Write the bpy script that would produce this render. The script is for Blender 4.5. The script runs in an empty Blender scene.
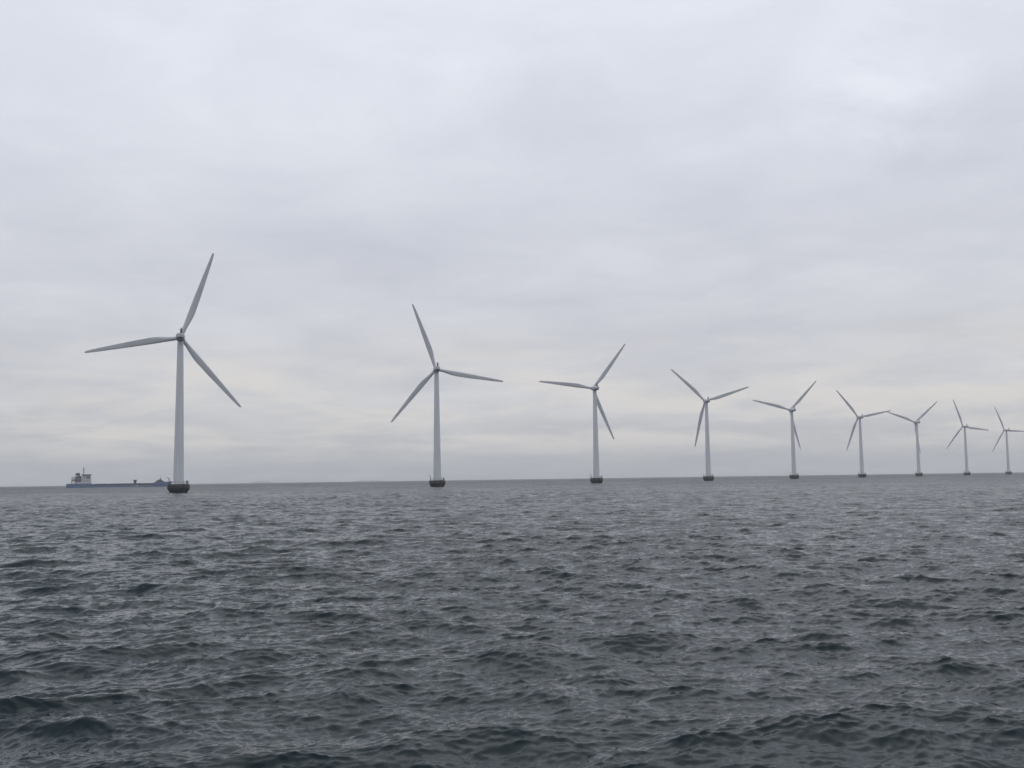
import bpy, math, random
import numpy as np
from mathutils import Matrix, Vector
PI = math.pi
random.seed(4)
S = bpy.context.scene
COL = S.collection

# ------------------------------------------------------------------ camera
CAM_H = 3.82
cd = bpy.data.cameras.new("camera")
cam = bpy.data.objects.new("camera", cd); COL.objects.link(cam)
cd.sensor_width = 36.0; cd.lens = 36.0*1072.3/1024.0
cd.clip_start = 0.1; cd.clip_end = 40000
pitch, roll = math.radians(5.05), math.radians(0.81)
# at the rail of a boat, looking out; horizon dips slightly to the left
cam.matrix_world = (Matrix.Translation((0, 0, CAM_H)) @ Matrix.Rotation(PI/2 + pitch, 4, 'X')
                    @ Matrix.Rotation(-roll, 4, 'Z'))
S.camera = cam

# ------------------------------------------------------------------ sky
SUN_EL, SUN_AZ = math.radians(58), math.radians(22)     # azimuth from +Y towards +X
W = bpy.data.worlds.new("World"); S.world = W; W.use_nodes = True
nt = W.node_tree; nt.nodes.clear(); N = nt.nodes; L = nt.links
def nd(t, **k):
    n = N.new(t)
    for a, b in k.items(): setattr(n, a, b)
    return n
def math_(tree, op, a, b=None, c=None):
    n = tree.nodes.new('ShaderNodeMath'); n.operation = op
    for i, v in enumerate((a, b, c)):
        if v is None: continue
        if isinstance(v, (int, float)): n.inputs[i].default_value = v
        else: tree.links.new(v, n.inputs[i])
    return n.outputs[0]
def mixc(tree, fac, a, b, mode='MIX'):
    n = tree.nodes.new('ShaderNodeMix'); n.data_type = 'RGBA'; n.blend_type = mode
    n.clamp_factor = True
    for sock, v in ((n.inputs[0], fac), (n.inputs[6], a), (n.inputs[7], b)):
        if isinstance(v, (int, float)): sock.default_value = v
        elif isinstance(v, tuple): sock.default_value = (*v, 1)
        else: tree.links.new(v, sock)
    return n.outputs[2]
def ramp(tree, fac, stops, interp='LINEAR'):
    n = tree.nodes.new('ShaderNodeValToRGB'); cr = n.color_ramp; cr.interpolation = interp
    while len(cr.elements) < len(stops): cr.elements.new(0.5)
    for e, (p, c) in zip(cr.elements, stops):
        e.position = p; e.color = (*c, 1) if isinstance(c, tuple) else (c, c, c, 1)
    tree.links.new(fac, n.inputs[0]); return n.outputs[0]
def s2l(r, g, b):
    f = lambda c: (c/255/12.92) if c/255 <= .04045 else ((c/255+.055)/1.055)**2.4
    return (f(r), f(g), f(b))
tc = nd('ShaderNodeTexCoord'); sep = nd('ShaderNodeSeparateXYZ'); L.new(tc.outputs['Generated'], sep.inputs[0])
X, Y, Z = sep.outputs
zc = math_(nt, 'MAXIMUM', Z, 0.0)
# overcast brightness and tint by height above the horizon
ramp_in = math_(nt, 'POWER', zc, 0.5)
base = ramp(nt, ramp_in, [(0.0, s2l(177, 179, 182)), (0.10, s2l(182, 184, 187)), (0.19, s2l(196, 197, 200)),
        (0.27, s2l(206, 207, 211)), (0.36, s2l(206, 208, 215)), (0.47, s2l(210, 213, 222)),
        (0.56, s2l(217, 221, 231)), (0.66, s2l(226, 230, 241)), (0.80, s2l(230, 233, 243)), (1.0, s2l(228, 231, 240))])
# cloud deck coordinates: stretched towards the horizon
den = math_(nt, 'ADD', zc, 0.13)
u = math_(nt, 'DIVIDE', X, den); v = math_(nt, 'DIVIDE', Y, den)
def cloud(sx, sy, sc, det, rough, off):
    cb = nd('ShaderNodeCombineXYZ')
    L.new(math_(nt, 'MULTIPLY_ADD', u, sx, off), cb.inputs[0]); L.new(math_(nt, 'MULTIPLY_ADD', v, sy, off*.7), cb.inputs[1])
    n = nd('ShaderNodeTexNoise'); n.inputs['Scale'].default_value = sc; n.inputs['Detail'].default_value = det
    n.inputs['Roughness'].default_value = rough; n.inputs['Distortion'].default_value = 0.35
    L.new(cb.outputs[0], n.inputs['Vector']); return n.outputs['Fac']
c1 = cloud(1.0, 0.9, 1.1, 3.0, 0.5, 3.3)
c2 = cloud(1.0, 1.0, 2.5, 8.0, 0.58, 11.7)
c3 = cloud(0.9, 0.9, 1.5, 6.0, 0.55, 21.0)
m1 = ramp(nt, c1, [(0.30, (0.93, 0.935, 0.95)), (0.70, (1.06, 1.06, 1.05))])
m2 = ramp(nt, c2, [(0.32, (0.94, 0.945, 0.955)), (0.50, 1.0), (0.70, (1.065, 1.06, 1.05))])
sky = mixc(nt, 1.0, base, m1, 'MULTIPLY')
sky = mixc(nt, 1.0, sky, m2, 'MULTIPLY')
# pale warm breaks low over the horizon
band = ramp(nt, zc, [(0.012, 0.0), (0.04, 1.0), (0.09, 0.9), (0.15, 0.0)], 'EASE')
brk = ramp(nt, c3, [(0.44, 0.0), (0.60, 1.0)])
sky = mixc(nt, math_(nt, 'MULTIPLY', math_(nt, 'MULTIPLY', band, brk), 0.75), sky, s2l(225, 221, 216))
# thinner spot in the cloud towards the sun, upper right
vm = nd('ShaderNodeVectorMath', operation='DOT_PRODUCT'); L.new(tc.outputs['Generated'], vm.inputs[0])
az, el = math.radians(19.6), math.radians(19.3)
vm.inputs[1].default_value = (math.sin(az)*math.cos(el), math.cos(az)*math.cos(el), math.sin(el))
spot = ramp(nt, vm.outputs['Value'], [(0.9987, 0.0), (1.0, 1.0)], 'EASE')
sp = math_(nt, 'MULTIPLY', spot, ramp(nt, c2, [(0.40, 0.15), (0.60, 1.0)]))
sky = mixc(nt, math_(nt, 'MULTIPLY', sp, 0.6), sky, s2l(240, 243, 252))
nish = nd('ShaderNodeTexSky', sky_type='NISHITA'); nish.sun_disc = False
nish.sun_elevation = SUN_EL; nish.sun_rotation = SUN_AZ; nish.air_density = 1.0; nish.dust_density = 4.0
sky10 = nd('ShaderNodeVectorMath', operation='SCALE'); L.new(sky, sky10.inputs[0]); sky10.inputs['Scale'].default_value = 10.0
tot = mixc(nt, 0.97, nish.outputs[0], sky10.outputs[0])
bg = nd('ShaderNodeBackground'); bg.inputs['Strength'].default_value = 0.1; L.new(tot, bg.inputs['Color'])
wo = nd('ShaderNodeOutputWorld'); L.new(bg.outputs[0], wo.inputs['Surface'])

# ------------------------------------------------------------------ sun behind the overcast
sl = bpy.data.lights.new("sun", 'SUN'); sl.energy = 0.5; sl.angle = math.radians(60); sl.color = (1.0, 0.97, 0.93)
so = bpy.data.objects.new("sun", sl); COL.objects.link(so)
d = Vector((math.sin(SUN_AZ)*math.cos(SUN_EL), math.cos(SUN_AZ)*math.cos(SUN_EL), math.sin(SUN_EL)))
so.rotation_euler = d.to_track_quat('Z', 'Y').to_euler(); so.location = (0, 0, 60)
S.view_settings.view_transform = 'Standard'; S.view_settings.look = 'None'
S.view_settings.exposure = 0.0; S.view_settings.gamma = 1.0; S.view_settings.use_curve_mapping = False
S.cycles.volume_bounces = 1; S.cycles.max_bounces = 6

# ------------------------------------------------------------------ helpers
class MB:
    def __init__(s): s.v = []; s.f = []; s.sm = []
    def add(s, vs, fs, smooth=False):
        o = len(s.v); s.v += [tuple(p) for p in vs]
        for f in fs: s.f.append(tuple(i+o for i in f)); s.sm.append(smooth)
    def box(s, x0, x1, y0, y1, z0, z1):
        vs = [(x, y, z) for z in (z0, z1) for y in (y0, y1) for x in (x0, x1)]
        s.add(vs, [(0, 2, 3, 1), (4, 5, 7, 6), (0, 1, 5, 4), (2, 6, 7, 3), (0, 4, 6, 2), (1, 3, 7, 5)])
    def loft(s, rings, smooth=True, cap=True, closed_loop=False):
        n = len(rings[0]); vs = [p for r in rings for p in r]; fs = []
        m = len(rings)
        for i in range(m if closed_loop else m-1):
            a, b = i*n, ((i+1) % m)*n
            for j in range(n):
                k = (j+1) % n; fs.append((a+j, a+k, b+k, b+j))
        s.add(vs, fs, smooth)
        if cap and not closed_loop:
            s.add(rings[0], [tuple(range(n))[::-1]]); s.add(rings[-1], [tuple(range(n))])
    def lathe(s, prof, n=40, cx=0, cy=0, smooth=True, cap=True):
        R = [[(cx+r*math.cos(2*PI*j/n), cy+r*math.sin(2*PI*j/n), z) for j in range(n)] for r, z in prof]
        start = 0                      # sharp corners of the profile stay sharp
        for i in range(1, len(prof)-1):
            a = math.atan2(prof[i][1]-prof[i-1][1], prof[i][0]-prof[i-1][0]); b = math.atan2(prof[i+1][1]-prof[i][1], prof[i+1][0]-prof[i][0])
            if abs((b-a+PI) % (2*PI)-PI) > 0.6: s.loft(R[start:i+1], smooth, False); start = i
        s.loft(R[start:], smooth, False)
        if cap: s.add(R[0], [tuple(range(n))[::-1]]); s.add(R[-1], [tuple(range(n))])
    def tube(s, a, b, r, r2=None, n=8):
        a, b = Vector(a), Vector(b); r2 = r if r2 is None else r2
        q = (b-a).normalized().to_track_quat('Z', 'Y')
        s.loft([[p + q @ Vector((rr*math.cos(2*PI*j/n), rr*math.sin(2*PI*j/n), 0)) for j in range(n)] for p, rr in ((a, r), (b, r2))])
    def ring(s, R, z, r, n=48, m=6):
        rings = []
        for i in range(n):
            a = 2*PI*i/n
            rings.append([((R+r*math.cos(2*PI*j/m))*math.cos(a), (R+r*math.cos(2*PI*j/m))*math.sin(a), z+r*math.sin(2*PI*j/m)) for j in range(m)])
        s.loft(rings, closed_loop=True)
    def prism(s, pts, y0, y1):          # outline in x,z pulled along y
        n = len(pts)
        vs = [(x, y0, z) for x, z in pts] + [(x, y1, z) for x, z in pts]
        fs = [tuple(range(n)), tuple(range(n, 2*n))[::-1]] + [(i, i+n, (i+1) % n+n, (i+1) % n) for i in range(n)]
        s.add(vs, fs)
    def build(s, name, m, parent=None):
        me = bpy.data.meshes.new(name); me.from_pydata(s.v, [], s.f)
        me.polygons.foreach_set('use_smooth', s.sm)
        me.materials.append(m); me.validate(); me.update()
        import bmesh
        b = bmesh.new(); b.from_mesh(me); bmesh.ops.recalc_face_normals(b, faces=b.faces); b.to_mesh(me); b.free()
        o = bpy.data.objects.new(name, me); COL.objects.link(o)
        if parent: o.parent = parent
        return o
def thing(name, loc, label, cat, group=None, rz=0):
    o = bpy.data.objects.new(name, None); COL.objects.link(o); o.location = loc; o.rotation_euler = (0, 0, rz)
    o.empty_display_size = 1
    o['label'] = label; o['category'] = cat
    if group: o['group'] = group
    return o
def mat(name, col, rough=0.5, var=0.0, scale=1.0, stretch=(1, 1, 1), col2=None, lo=.35, hi=.65, metal=0.0, bump=0.0):
    m = bpy.data.materials.new(name); m.use_nodes = True; t = m.node_tree
    b = t.nodes['Principled BSDF']; b.inputs['Roughness'].default_value = rough; b.inputs['Metallic'].default_value = metal
    tcn = t.nodes.new('ShaderNodeTexCoord'); mp = t.nodes.new('ShaderNodeMapping'); mp.inputs['Scale'].default_value = stretch
    t.links.new(tcn.outputs['Object'], mp.inputs[0])
    n = t.nodes.new('ShaderNodeTexNoise'); n.inputs['Scale'].default_value = scale; n.inputs['Detail'].default_value = 5
    t.links.new(mp.outputs[0], n.inputs['Vector'])
    c2 = col2 or tuple(c*(1-var) for c in col)
    t.links.new(ramp(t, n.outputs['Fac'], [(lo, c2), (hi, col)]), b.inputs['Base Color'])
    if bump:
        bp = t.nodes.new('ShaderNodeBump'); bp.inputs['Distance'].default_value = bump
        t.links.new(n.outputs['Fac'], bp.inputs['Height']); t.links.new(bp.outputs[0], b.inputs['Normal'])
    return m
M = dict(
    tower=mat('tower_paint', (0.64, 0.665, 0.69), 0.45, 0.10, 0.5, (3, 3, 0.15)),
    blade=mat('blade_gelcoat', (0.58, 0.595, 0.62), 0.4, 0.10, 0.35),
    nacelle=mat('nacelle_shell', (0.52, 0.53, 0.55), 0.45, 0.10, 0.8),
    dark=mat('dark_metal', (0.035, 0.037, 0.04), 0.6, 0.3, 3.0),
    rail=mat('galvanised_rail', (0.16, 0.165, 0.165), 0.55, 0.3, 3.0, metal=0.3),
    ladder=mat('fouled_steel', (0.05, 0.055, 0.05), 0.7, 0.3, 3.0),
    shipdark=mat('ship_dark_steel', (0.055, 0.06, 0.075), 0.6, 0.3, 0.5),
    shipblue=mat('ship_blue_paint', (0.06, 0.135, 0.27), 0.5, 0.2, 0.4, (1, 1, 3)),
    shipwhite=mat('ship_white_paint', (0.6, 0.6, 0.62), 0.5, 0.12, 0.4),
    glass=mat('ship_window_glass', (0.02, 0.025, 0.03), 0.1, 0.1, 1.0),
    boot=mat('ship_antifouling', (0.12, 0.035, 0.03), 0.6, 0.3, 1.0),
    land=mat('far_land', (0.30, 0.32, 0.32), 0.9, 0.2, 0.02),
)
# foundation: weathered concrete, wet and overgrown towards the water line
fm = mat('weathered_concrete', (0.062, 0.058, 0.049), 0.75, 0.45, 0.8, (1, 1, 0.6), bump=0.03)
t = fm.node_tree; b = t.nodes['Principled BSDF']; old = b.inputs['Base Color'].links[0].from_socket
tg = t.nodes.new('ShaderNodeTexCoord'); sx = t.nodes.new('ShaderNodeSeparateXYZ'); t.links.new(tg.outputs['Object'], sx.inputs[0])
nz = t.nodes.new('ShaderNodeTexNoise'); nz.inputs['Scale'].default_value = 1.3; nz.inputs['Detail'].default_value = 4
t.links.new(tg.outputs['Object'], nz.inputs['Vector'])
hh = math_(t, 'MULTIPLY_ADD', nz.outputs['Fac'], -1.2, sx.outputs['Z'])
alg = ramp(t, math_(t, 'MULTIPLY', hh, 0.25), [(-0.0, 1.0), (0.65, 0.0)])
t.links.new(mixc(t, alg, old, (0.014, 0.018, 0.013)), b.inputs['Base Color'])
M['concrete'] = fm

# ------------------------------------------------------------------ sea
WIND = math.radians(-11)                       # azimuth the wind and waves come from
def spectrum_tile(Lt, n, lmin, lmax, lpeak, hs_rms, spread, seed, chop, tail=4.0):
    """one periodic patch of wind waves: height and horizontal (choppy) displacement"""
    rng = np.random.default_rng(seed)
    k1 = np.fft.fftfreq(n, Lt/n)*2*PI
    kx, ky = np.meshgrid(k1, k1, indexing='ij'); k = np.hypot(kx, ky); k[0, 0] = 1
    kp = 2*PI/lpeak
    P = np.exp(-1.25*(kp/k)**2)/k**tail
    P *= 1/(1+np.exp(-(k-2*PI/lmax)/(0.08*2*PI/lmax))) * 1/(1+np.exp((k-2*PI/lmin)/(0.10*2*PI/lmin)))
    dx, dy = -math.sin(WIND), -math.cos(WIND)
    c = (kx*dx+ky*dy)/k
    P *= (0.06 + np.abs(c)**spread)*np.where(c > 0, 1.0, 0.12)
    P[0, 0] = 0
    h = np.sqrt(P)*(rng.normal(size=(n, n))+1j*rng.normal(size=(n, n)))
    z = np.fft.ifft2(h).real; s = hs_rms/z.std()
    X = np.fft.ifft2(1j*kx/k*h).real*s*chop; Y = np.fft.ifft2(1j*ky/k*h).real*s*chop
    return (Lt, n, np.stack([X, Y, z*s], -1).astype(np.float32))
def sample(tile, x, y, rot=0.0):
    Lt, n, D = tile; c, s = math.cos(rot), math.sin(rot)
    u = (c*x-s*y)/Lt*n; v = (s*x+c*y)/Lt*n
    i = np.floor(u).astype(np.int64); j = np.floor(v).astype(np.int64)
    fu = (u-i)[..., None].astype(np.float32); fv = (v-j)[..., None].astype(np.float32)
    i0, i1, j0, j1 = i % n, (i+1) % n, j % n, (j+1) % n
    d = (D[i0, j0]*(1-fu)+D[i1, j0]*fu)*(1-fv)+(D[i0, j1]*(1-fu)+D[i1, j1]*fu)*fv
    dx, dy = c*d[..., 0]+s*d[..., 1], -s*d[..., 0]+c*d[..., 1]
    return dx, dy, d[..., 2]
T1 = spectrum_tile(163.0, 1024, 2.2, 40, 7.0, 0.076, 5.0, 3, 1.15)
T2 = spectrum_tile(97.0, 1024, 1.2, 18, 3.0, 0.046, 3.0, 8, 1.15)
T3 = spectrum_tile(23.7, 1024, 0.11, 1.9, 1.2, 0.0170, 3.0, 5, 0.75, 3.5)
def wave(x, y, r):
    gust = 1+0.35*np.sin(x*0.031+1.3*np.sin(y*0.017))*np.sin(y*0.011+x*0.007+2.0)
    a = sample(T1, x, y); b = sample(T2, x, y, 0.20); c = sample(T3, x, y, -0.15)
    g = gust*np.clip(1.0-(r-250)/900, 0.25, 1)
    out = [a[i]+b[i]*gust+c[i]*g for i in range(3)]
    # crossing swell thrown off by the boat, near on the left and just below the rail
    for (cx, cy, ang, ln, wd, h) in ((-8.6, 18.2, 0.62, 2.2, 0.26, 0.09), (-9.8, 19.6, 0.50, 1.6, 0.22, 0.08), (-7.2, 17.2, -0.12, 1.1, 0.25, 0.06),
                                     (-0.5, 13.6, 0.06, 1.6, 0.40, 0.15), (6.2, 13.9, 0.1, 1.8, 0.45, 0.10)):
        ca, sa = math.cos(ang), math.sin(ang)
        p = (x-cx)*ca+(y-cy)*sa; q = -(x-cx)*sa+(y-cy)*ca
        e = np.exp(-(p/ln)**2)
        out[2] = out[2]+h*e*(np.exp(-(q/wd)**2)-0.45*np.exp(-((q-1.3*wd)/wd)**2)-0.35*np.exp(-((q+1.6*wd)/wd)**2))*(1+0.3*np.sin(5.1*p))
    return out
rs = [0.0, 2.0, 4.0, 5.5]; r = 6.5
while r < 7000:
    rs.append(r)
    r += r*(0.0021 if r < 45 else min(0.0021+(r-45)*1.2e-5, 0.012))
rs.append(7000.0); rs = np.array(rs)
da = 0.00110; A = math.radians(34)
fine = np.arange(-A, A+da/2, da)
coarse = np.linspace(A, 2*PI-A, 72)[1:-1]
th = np.concatenate([fine, coarse])
nr, na = len(rs), len(th)
R_, T_ = np.meshgrid(rs, th, indexing='ij')
gx, gy = R_*np.sin(T_), R_*np.cos(T_)
dx, dy, dz = wave(gx, gy, R_)
fade = np.clip(1-(R_-5500)/1400, 0.0, 1); fade = fade*np.clip((R_-0.5)/5, 0, 1)
co = np.stack([gx+dx*fade, gy+dy*fade, dz*fade], -1).reshape(-1, 3).astype(np.float32)
ii, jj = np.meshgrid(np.arange(nr-1), np.arange(na), indexing='ij'); j2 = (jj+1) % na
q = np.stack([ii*na+jj, ii*na+j2, (ii+1)*na+j2, (ii+1)*na+jj], -1).reshape(-1, 4).astype(np.int32)
q = q[na:]                                       # innermost ring is a point: closed by a fan below
me = bpy.data.meshes.new('sea_water'); me.vertices.add(len(co)); me.vertices.foreach_set('co', co.ravel())
fan = np.stack([np.zeros(na, np.int32), na+(np.arange(na)+1) % na, na+np.arange(na)], -1).astype(np.int32)
nl = q.size+fan.size
me.loops.add(nl); me.loops.foreach_set('vertex_index', np.concatenate([q.ravel(), fan.ravel()[::1]]))
me.polygons.add(len(q)+len(fan))
me.polygons.foreach_set('loop_start', np.concatenate([np.arange(len(q))*4, len(q)*4+np.arange(len(fan))*3]).astype(np.int32))
me.polygons.foreach_set('use_smooth', np.ones(len(q)+len(fan), bool))
me.update(calc_edges=True)
print('SEA NORMALS', me.polygons[5000].normal.z, me.polygons[len(q)+3].normal.z)
wm = bpy.data.materials.new('sea_water'); wm.use_nodes = True; t = wm.node_tree; b = t.nodes['Principled BSDF']
b.inputs['Base Color'].default_value = (0.010, 0.021, 0.0255, 1); b.inputs['Roughness'].default_value = 0.07
b.inputs['IOR'].default_value = 1.20
g = t.nodes.new('ShaderNodeTexCoord')
def wn(sx_, sy_, sc, det, rot=0.2):
    mp = t.nodes.new('ShaderNodeMapping'); mp.inputs['Scale'].default_value = (sx_, sy_, 1); mp.inputs['Rotation'].default_value = (0, 0, rot)
    t.links.new(g.outputs['Object'], mp.inputs[0]); n = t.nodes.new('ShaderNodeTexNoise')
    n.inputs['Scale'].default_value = sc; n.inputs['Detail'].default_value = det; n.inputs['Distortion'].default_value = 0.4
    t.links.new(mp.outputs[0], n.inputs['Vector']); return n.outputs['Color']
# small ripples: slopes added straight to the wave normal
geo = t.nodes.new('ShaderNodeNewGeometry')
def vop(op, a, b=None, scale=None):
    n = t.nodes.new('ShaderNodeVectorMath'); n.operation = op
    for i, v in enumerate((a, b)):
        if v is None: continue
        if isinstance(v, tuple): n.inputs[i].default_value = v
        else: t.links.new(v, n.inputs[i])
    if scale is not None: n.inputs['Scale'].default_value = scale
    return n.outputs[0]
s1 = vop('MULTIPLY', vop('SUBTRACT', wn(.6, 1, 1.7, 4), (.5, .5, .5)), (0.9, 1.3, 0))
s2 = vop('MULTIPLY', vop('SUBTRACT', wn(.6, 1, 7.0, 5, -.3), (.5, .5, .5)), (0.7, 0.9, 0))
# waves too small to build far out count as surface roughness there
ln = vop('MULTIPLY', g.outputs['Object'], (1, 1, 0)); lg = t.nodes.new('ShaderNodeVectorMath'); lg.operation = 'LENGTH'; t.links.new(ln, lg.inputs[0])
rgh = ramp(t, math_(t, 'DIVIDE', lg.outputs['Value'], 1500.0), [(0.0, 0.04), (0.04, 0.08), (0.12, 0.17), (0.35, 0.36), (1.0, 0.5)])
gp = t.nodes.new('ShaderNodeTexNoise'); gp.inputs['Scale'].default_value = 0.022; gp.inputs['Detail'].default_value = 5; t.links.new(g.outputs['Object'], gp.inputs['Vector'])
t.links.new(math_(t, 'MULTIPLY', rgh, ramp(t, gp.outputs['Fac'], [(0.35, 0.7), (0.65, 1.0)])), b.inputs['Roughness'])   # gusts roughen the surface in patches
amt = ramp(t, math_(t, 'DIVIDE', lg.outputs['Value'], 250.0), [(0.0, 0.28), (0.2, 0.5), (1.0, 1.2)])
n2 = t.nodes.new('ShaderNodeVectorMath'); n2.operation = 'SCALE'; t.links.new(vop('ADD', s1, s2), n2.inputs[0]); t.links.new(amt, n2.inputs['Scale'])
N_ = vop('NORMALIZE', vop('ADD', geo.outputs['Normal'], n2.outputs[0]))
t.links.new(N_, b.inputs['Normal'])
me.materials.append(wm)
sea = bpy.data.objects.new('sea_water', me); COL.objects.link(sea); sea['kind'] = 'structure'

# ------------------------------------------------------------------ far low islands on the horizon
def island(px0, px1, dist, hgt, seed):
    rnd = random.Random(seed); n = 40; mb = MB()
    x0 = (px0-512)/1072.3*dist; x1 = (px1-512)/1072.3*dist; xs = [x0+(x1-x0)*i/n for i in range(n+1)]
    hs = [hgt*min(1, 5*i/n, 5*(n-i)/n)*(0.75+0.25*rnd.random())+0.2 for i in range(n+1)]
    rings = []
    for f, q_ in ((-90, -1), (-60, .55), (0, 1), (70, .6), (120, -1)):
        rings.append([(x, dist+f, -0.5 if q_ < 0 else h_*q_) for x, h_ in zip(xs, hs)])
    vs = [p for r_ in rings for p in r_]; m = n+1
    mb.add(vs, [(a*m+i, a*m+i+1, (a+1)*m+i+1, (a+1)*m+i) for a in range(4) for i in range(n)], True)
    o = mb.build('terrain', M['land']); o['kind'] = 'structure'; return o
island(252, 273, 6700, 13, 1); island(352, 384, 6800, 8, 2)

# ------------------------------------------------------------------ wind turbines
def airfoil(chord, thick, rootmix, n=20):
    pts = []
    for i in range(n):
        a = 2*PI*i/n; x = 0.5-0.5*math.cos(a)                   # 0 leading .. 1 trailing
        yt = 5*thick*(0.2969*math.sqrt(x)-0.126*x-0.3516*x*x+0.2843*x**3-0.1015*x**4)
        y = (yt if a < PI else -yt*0.75)
        ax, ay = (x-0.30)*chord, y*chord
        cx, cy = -0.85*math.cos(a), 0.85*math.sin(a)
        pts.append((ax*(1-rootmix)+cx*rootmix, ay*(1-rootmix)+cy*rootmix))
    return pts
def make_blade():
    mb = MB(); rings = []
    for r, ch, th_, mix, tw in ((1.0, 1.7, .6, 1, 10), (2.4, 1.7, .6, 1, 10), (4.5, 2.0, .5, .75, 10), (7.0, 2.5, .38, .35, 9), (9.5, 2.7, .30, .08, 8),
                               (12.0, 2.75, .26, 0, 7), (15, 2.6, .23, 0, 5.5), (19, 2.45, .21, 0, 4), (23, 2.15, .19, 0, 3), (28, 1.8, .17, 0, 1.8),
                               (33, 1.4, .16, 0, .8), (36, 1.1, .15, 0, .3), (37.5, .8, .15, 0, 0), (38.0, .3, .15, 0, 0)):
        a = math.radians(tw); ca, sa = math.cos(a), math.sin(a)
        rings.append([(x*ca+y*sa, -x*sa+y*ca, r) for x, y in airfoil(ch, th_, mix)])
    mb.loft(rings); return mb
def make_nacelle():
    mb = MB(); rings = []
    for y, w, h_, zc_ in ((-6.3, 1.2, .8, -.1), (-6.15, 1.45, 1.1, -.2), (-5.6, 1.6, 1.25, -.25), (-3.5, 1.75, 1.42, -.25), (-1, 1.85, 1.5, -.2), (1.2, 1.8, 1.55, -.1), (2.2, 1.6, 1.5, .05), (2.55, 1.35, 1.35, .15)):
        ring = []
        for j in range(28):
            a = 2*PI*j/28; c, s = math.cos(a), math.sin(a); e = 0.62
            ring.append((w*math.copysign(abs(c)**e, c), y, 64+zc_+h_*math.copysign(abs(s)**e, s)))
        rings.append(ring)
    mb.loft(rings); return mb
def make_turbine():
    root = thing('wind_turbine', (0, 0, 0), '', 'wind turbine', 'wind turbines standing in a row in the sea')
    mb = MB()
    prof = [(2.22, 3.62), (2.22, 3.9), (2.12, 3.92)]
    for i in range(1, 12): z = 3.92+i*(62.3-3.92)/11; prof.append((2.12-(2.12-1.2)*i/11, z))
    mb.lathe(prof, 48); mb.build('tower', M['tower'], root)
    mb = MB()
    mb.lathe([(2.6, -2.5), (3.2, -1.0), (3.45, 0.0), (3.75, 0.7), (4.25, 1.35), (4.4, 1.6), (4.4, 3.0), (4.3, 3.25), (4.15, 3.3), (4.15, 3.55), (0.05, 3.62)], 56)
    fo = mb.build('foundation', M['concrete'], root)
    mb = MB()
    for i in range(20):
        a = 2*PI*i/20; mb.tube((4.0*math.cos(a), 4.0*math.sin(a), 3.5), (4.0*math.cos(a), 4.0*math.sin(a), 4.7), 0.035, n=6)
    mb.ring(4.0, 4.7, 0.035); mb.ring(4.0, 4.15, 0.03)
    mb.build('railing', M['rail'], fo)
    mb = MB()
    for a in (-0.06, 0.06): mb.tube((4.62*math.cos(-1.1+a), 4.62*math.sin(-1.1+a), -1), (4.62*math.cos(-1.1+a), 4.62*math.sin(-1.1+a), 4.5), 0.06, n=8)
    for k in range(14): mb.tube((4.62*math.cos(-1.16), 4.62*math.sin(-1.16), -.3+.3*k), (4.62*math.cos(-1.04), 4.62*math.sin(-1.04), -.3+.3*k), 0.03, n=6)
    mb.build('ladder', M['ladder'], fo)
    mb = MB(); mb.tube((-3.6, -.6, 3.5), (-3.6, -.6, 6.0), .13, .10); mb.tube((-3.6, -.6, 5.9), (-4.7, -1.0, 6.5), .08, .06); mb.tube((-3.6, -.6, 5.1), (-4.2, -.82, 6.2), .05)
    mb.box(-3.8, -3.4, -.8, -.4, 4.1, 4.6)
    mb.build('davit_crane', M['rail'], fo)
    mb = MB(); mb.box(2.9, 3.6, -1.1, -.3, 3.6, 4.9); mb.box(2.85, 3.65, -1.15, -.25, 4.9, 4.97); mb.build('switch_cabinet', M['rail'], fo)
    na_ = make_nacelle().build('nacelle', M['nacelle'], root)
    mb = MB(); mb.tube((0.35, -5.0, 64.7), (0.35, -5.0, 67.4), .6, .1, 8); mb.tube((-.2, -5, 66.4), (.9, -5, 66.4), .05); mb.lathe([(.12, 66.4), (.14, 66.65), (.03, 66.8)], 8, -.2, -5); mb.lathe([(.12, 66.4), (.14, 66.65), (.03, 66.8)], 8, .9, -5)
    mb.build('wind_sensor_mast', M['dark'], na_)
    mb = MB(); mb.box(-.9, .9, -6.4, -6.0, 62.85, 63.35)  # dark box standing in for the shade under the nacelle's rear end
    mb.build('underside_shade', M['dark'], na_)
    mb = MB()
    mb.loft([[(r_*math.cos(2*PI*j/28), y_, r_*math.sin(2*PI*j/28)) for j in range(28)] for y_, r_ in ((-1.4, 1.3), (-1.2, 1.5), (.6, 1.55), (1.4, 1.3), (2.0, .85), (2.35, .3), (2.4, .03))])
    mb.build('rotor_hub', M['nacelle'], root)
    bl = make_blade().build('blade', M['blade'], root)
    for _ in range(2):
        c = bl.copy(); COL.objects.link(c); c.parent = root
    return root
def copy_tree(o, parent=None):
    c = o.copy(); COL.objects.link(c); c.parent = parent
    for ch in list(o.children): copy_tree(ch, c)
    return c
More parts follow.
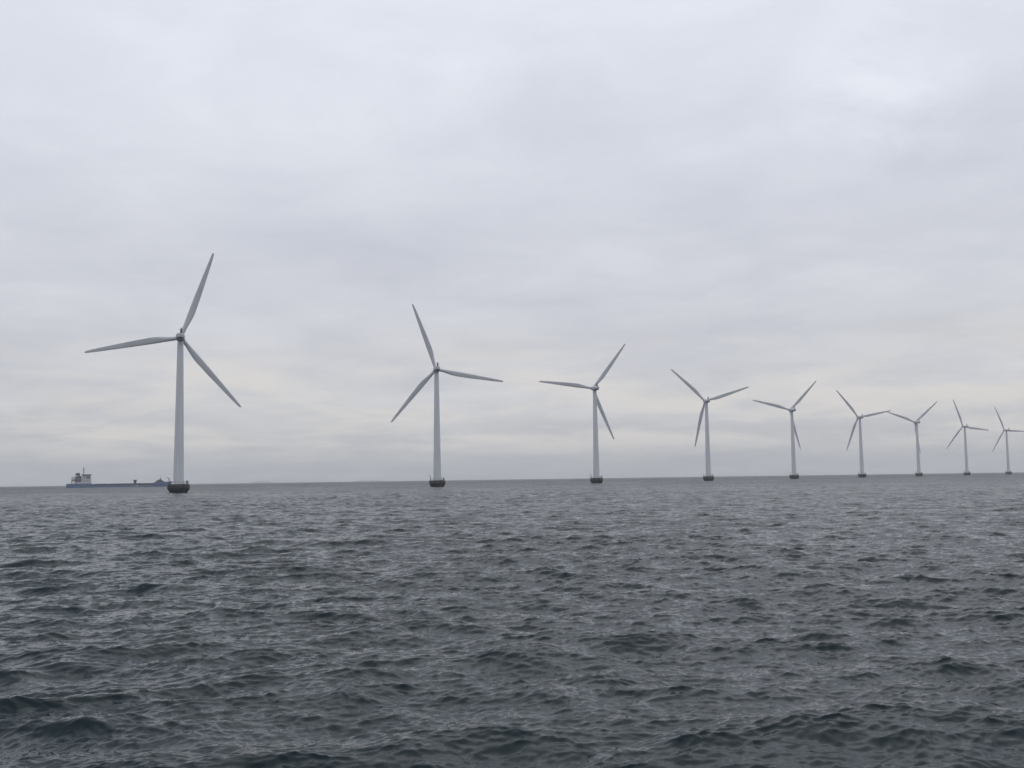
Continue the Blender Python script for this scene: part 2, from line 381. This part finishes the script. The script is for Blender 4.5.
TURB = [
 (-136.6, 439.2, -15.9, 19.4, 'largest and nearest wind turbine, leftmost of the row, just right of the cargo ship'),
 (-41.1, 582.2, -8.2, -20.0, 'second largest wind turbine, left of centre, one blade pointing up and leaning left'),
 (55.8, 722.3, -11.7, 36.5, 'third largest wind turbine, right of centre, one blade almost level to the left'),
 (156.1, 860.9, -4.2, -47.3, 'fourth wind turbine from the left, two raised blades in a wide V'),
 (260.1, 997.0, -9.7, 43.7, 'middle wind turbine of nine, fifth from the left, one blade reaching left towards the fourth'),
 (369.6, 1140.6, -7.6, -40.5, 'sixth wind turbine from the left, its right blade tip touching the seventh turbine’s blade'),
 (479.7, 1273.0, -7.8, 49.1, 'seventh wind turbine from the left, its lowest blade almost hidden behind its own tower'),
 (593.2, 1407.5, -9.5, -22.0, 'small distant wind turbine, second from the right edge, all three blades in full view'),
 (715.9, 1556.0, -16.5, -27.4, 'farthest and smallest wind turbine at the right edge, its right blade cut by the frame'),
]
proto = make_turbine()
roots = [proto] + [copy_tree(proto) for _ in TURB[1:]]
TI = math.radians(5)
for root, (x, y, yaw, ph, label) in zip(roots, TURB):
    root.location = (x, y, 0); root['label'] = label
    yw, p0 = math.radians(yaw), math.radians(ph)
    a = Vector((math.sin(yw)*math.cos(TI), math.cos(yw)*math.cos(TI), math.sin(TI))); s = Vector((math.cos(yw), -math.sin(yw), 0)); up = s.cross(a)
    c = Vector((0, 0, 64))+a*4.0; k = 0
    for ch in root.children:
        kind = ch.name.split('.')[0]
        if kind == 'nacelle': ch.matrix_local = Matrix.Rotation(-yw, 4, 'Z')
        if kind == 'foundation': ch.matrix_local = Matrix.Rotation(-math.atan2(x, y), 4, 'Z')
        if kind == 'rotor_hub':
            ch.matrix_local = Matrix.Translation(c) @ Matrix((s, a, up)).transposed().to_4x4()
        if kind == 'blade':
            e = (math.cos(p0+k*2*PI/3)*up+math.sin(p0+k*2*PI/3)*s); k += 1
            ch.matrix_local = Matrix.Translation(c) @ Matrix((a.cross(e), a, e)).transposed().to_4x4()

# ------------------------------------------------------------------ cargo ship beyond the nearest turbine
ship = thing('cargo_ship', (-608.8, 1466.0, 0), 'long low blue cargo ship with white deckhouse at its left end, behind the nearest turbine', 'cargo ship', rz=math.radians(20.4))
def hull_ring(x):
    # half beam and deck height at x (0 stern .. 137 bow)
    hb = 9*min(1, .72+.28*min(1, x/10))*(1 if x < 112 else max(.03, 1-((x-112)/26)**2.2))
    return hb
mb = MB(); rings = []
for x in (0, .6, 3, 8, 16, 26, 33.4, 33.6, 50, 70, 90, 108, 111.9, 112.1, 117, 122, 127, 131, 134, 136.4, 137.6):
    hb = hull_ring(x); top = 5.4 if x < 33.5 else (2.5 if x < 112 else 5.6+1.6*((x-112)/25)**1.3)
    bot = -2.0; flare = .82 if x > 112 else .97
    rings.append([(x-(0 if x < 130 else (x-130)*.35*(1-zz)), yy*hb*(1 if zz > .5 else flare), bot+(top-bot)*zz) for yy, zz in ((-1, 0), (-1, .55), (-1, 1), (1, 1), (1, .55), (1, 0))])
mb.loft(rings, smooth=False); hull = mb.build('hull', M['shipblue'], ship)
mb = MB()
for x0 in range(36, 110, 9): mb.box(x0, x0+8.4, -7.2, 7.2, 2.7, 5.0)
mb.box(33.62, 111, -8.6, 8.6, 2.45, 4.3)
mb.build('hatch_covers', M['shipdark'], ship)
mb = MB()   # deckhouse: stacked decks, open at the sides
for (x0, x1, z0, z1, hw) in ((12, 31.5, 5.3, 7.9, 8.2), (19, 31.2, 7.9, 10.5, 7.8), (19.5, 31, 10.5, 13.1, 7.6), (20, 31, 13.1, 15.6, 7.4), (19.5, 31, 15.6, 18.2, 8.9)):
    mb.box(x0, x1, -hw, hw, z0, z1-.25); mb.box(x0-.8, x1+.6, -hw-.5, hw+.5, z1-.25, z1-.002)
dk = mb.build('deckhouse', M['shipwhite'], ship)
mb = MB(); mb.box(19.4, 31.1, -8.95, 8.95, 16.3, 17.6)
for z, x0, x1, hw in ((14.0, 20.5, 30, 7.43), (11.4, 20, 30, 7.63), (8.8, 20, 30, 7.83)):
    x = x0
    while x < x1: mb.box(x, x+.9, -hw, hw, z, z+.9); x += 2.2
mb.build('windows', M['glass'], dk)
mb = MB()
for z in (5.3, 8.0, 10.6): mb.box(5.5, 19, -8.0, -7.9, z+.9, z+1.0); mb.box(5.5, 19, -8.0, 8.0, z+2.4, z+2.55)
for x in (5.5, 9, 12, 15.5, 18.8):
    for yy in (-7.9, 7.9): mb.tube((x, yy, 5.3), (x, yy, 13.2 if x > 6 else 8), .13)
mb.build('open_stern_decks', M['shipwhite'], dk)
mb = MB(); mb.box(26.2, 29.6, -8.1, -7.5, 12.6, 14.4); mb.build('dark_side_box', M['shipdark'], dk)  # dark box set on the near side wall of the deckhouse
mb = MB(); mb.lathe([(3.1, 5.4), (3.1, 16.5), (2.9, 19.0), (1.8, 20.2), (.1, 20.4)], 16, 14.2, 0); mb.box(14.4, 18.9, -4.5, 4.5, 5.35, 15.8); fu = mb.build('funnel', M['shipdark'], ship)
mb = MB(); mb.lathe([(3.12, 15.2), (3.14, 15.25), (3.14, 16.4), (3.12, 16.45)], 16, 14.2, 0, cap=False); mb.build('funnel_band', M['shipwhite'], fu)
mb = MB()
for yy in (-8, 8):
    mb = MB()
    for x in (7, 11): mb.tube((x, yy, 5.3), (x, yy, 14.2), .25)
    mb.tube((7, yy, 14.1), (12, yy, 14.1), .3); mb.tube((7, yy, 10), (11, yy, 13), .2)
    mb.build('davit', M['shipdark'], ship)
mb = MB(); mb.loft([[(x, -8.1+w*math.cos(j*PI/4)*.9, 10.2+w*math.sin(j*PI/4)*.9) for j in range(8)] for x, w in ((6.4, .2), (7.2, 1.0), (9, 1.3), (11, 1.2), (12.2, .3))]); mb.build('lifeboat', mat('lifeboat_orange', (.35, .14, .07), .5, .1), ship)
mb = MB(); mb.tube((21.5, 0, 18), (21.5, 0, 28), .6, .3); mb.tube((21.5, -3, 24), (21.5, 3, 24), .2); mb.tube((19.8, 0, 22.6), (23.6, 0, 22.6), .25); mb.box(20.4, 22.8, -.9, .9, 24.6, 26.0)
mb.build('mast', mat('ship_mast_paint', (.24, .26, .18), .5, .2), ship)
mb = MB(); mb.box(86.6, 89.9, -7.7, 7.7, 4.4, 8.4); mb.box(86, 90.4, -7.9, 7.9, 8.3, 9.7); mb.build('hatch_gantry', M['shipdark'], ship)
mb = MB(); mb.prism([(112.5, 4.6), (116, 7.2), (118.5, 9.3), (120.5, 9.5), (121, 11), (122.6, 11), (122.8, 9.3), (126.5, 7.2), (127, 4.8)], -4.5, 4.5); mb.build('forecastle_house', M['shipdark'], ship)
mb = MB(); mb.tube((121.8, 0, 10), (121.8, 0, 15.5), .3, .15); mb.tube((121.8, -1.5, 13.2), (121.8, 1.5, 13.2), .12); mb.build('foremast', M['shipdark'], ship)
for x in (84, 88.5, 91):
    mb = MB(); mb.box(x, x+1.4, -9.04, -8.9, 1.2, 2.2); mb.build('hull_marking', M['shipwhite'], hull)

# ------------------------------------------------------------------ sea haze
hm = bpy.data.materials.new('sea_haze'); hm.use_nodes = True; t = hm.node_tree; t.nodes.clear()
pv = t.nodes.new('ShaderNodeVolumePrincipled'); pv.inputs['Color'].default_value = (0.93, 0.95, 0.98, 1); pv.inputs['Density'].default_value = 1.1e-4
pv.inputs['Anisotropy'].default_value = 0.2
out = t.nodes.new('ShaderNodeOutputMaterial'); t.links.new(pv.outputs[0], out.inputs['Volume'])
mb = MB(); mb.box(-7200, 7200, -7200, 7200, -4.0, 112.0)
hz = mb.build('haze', hm); hz['kind'] = 'stuff'
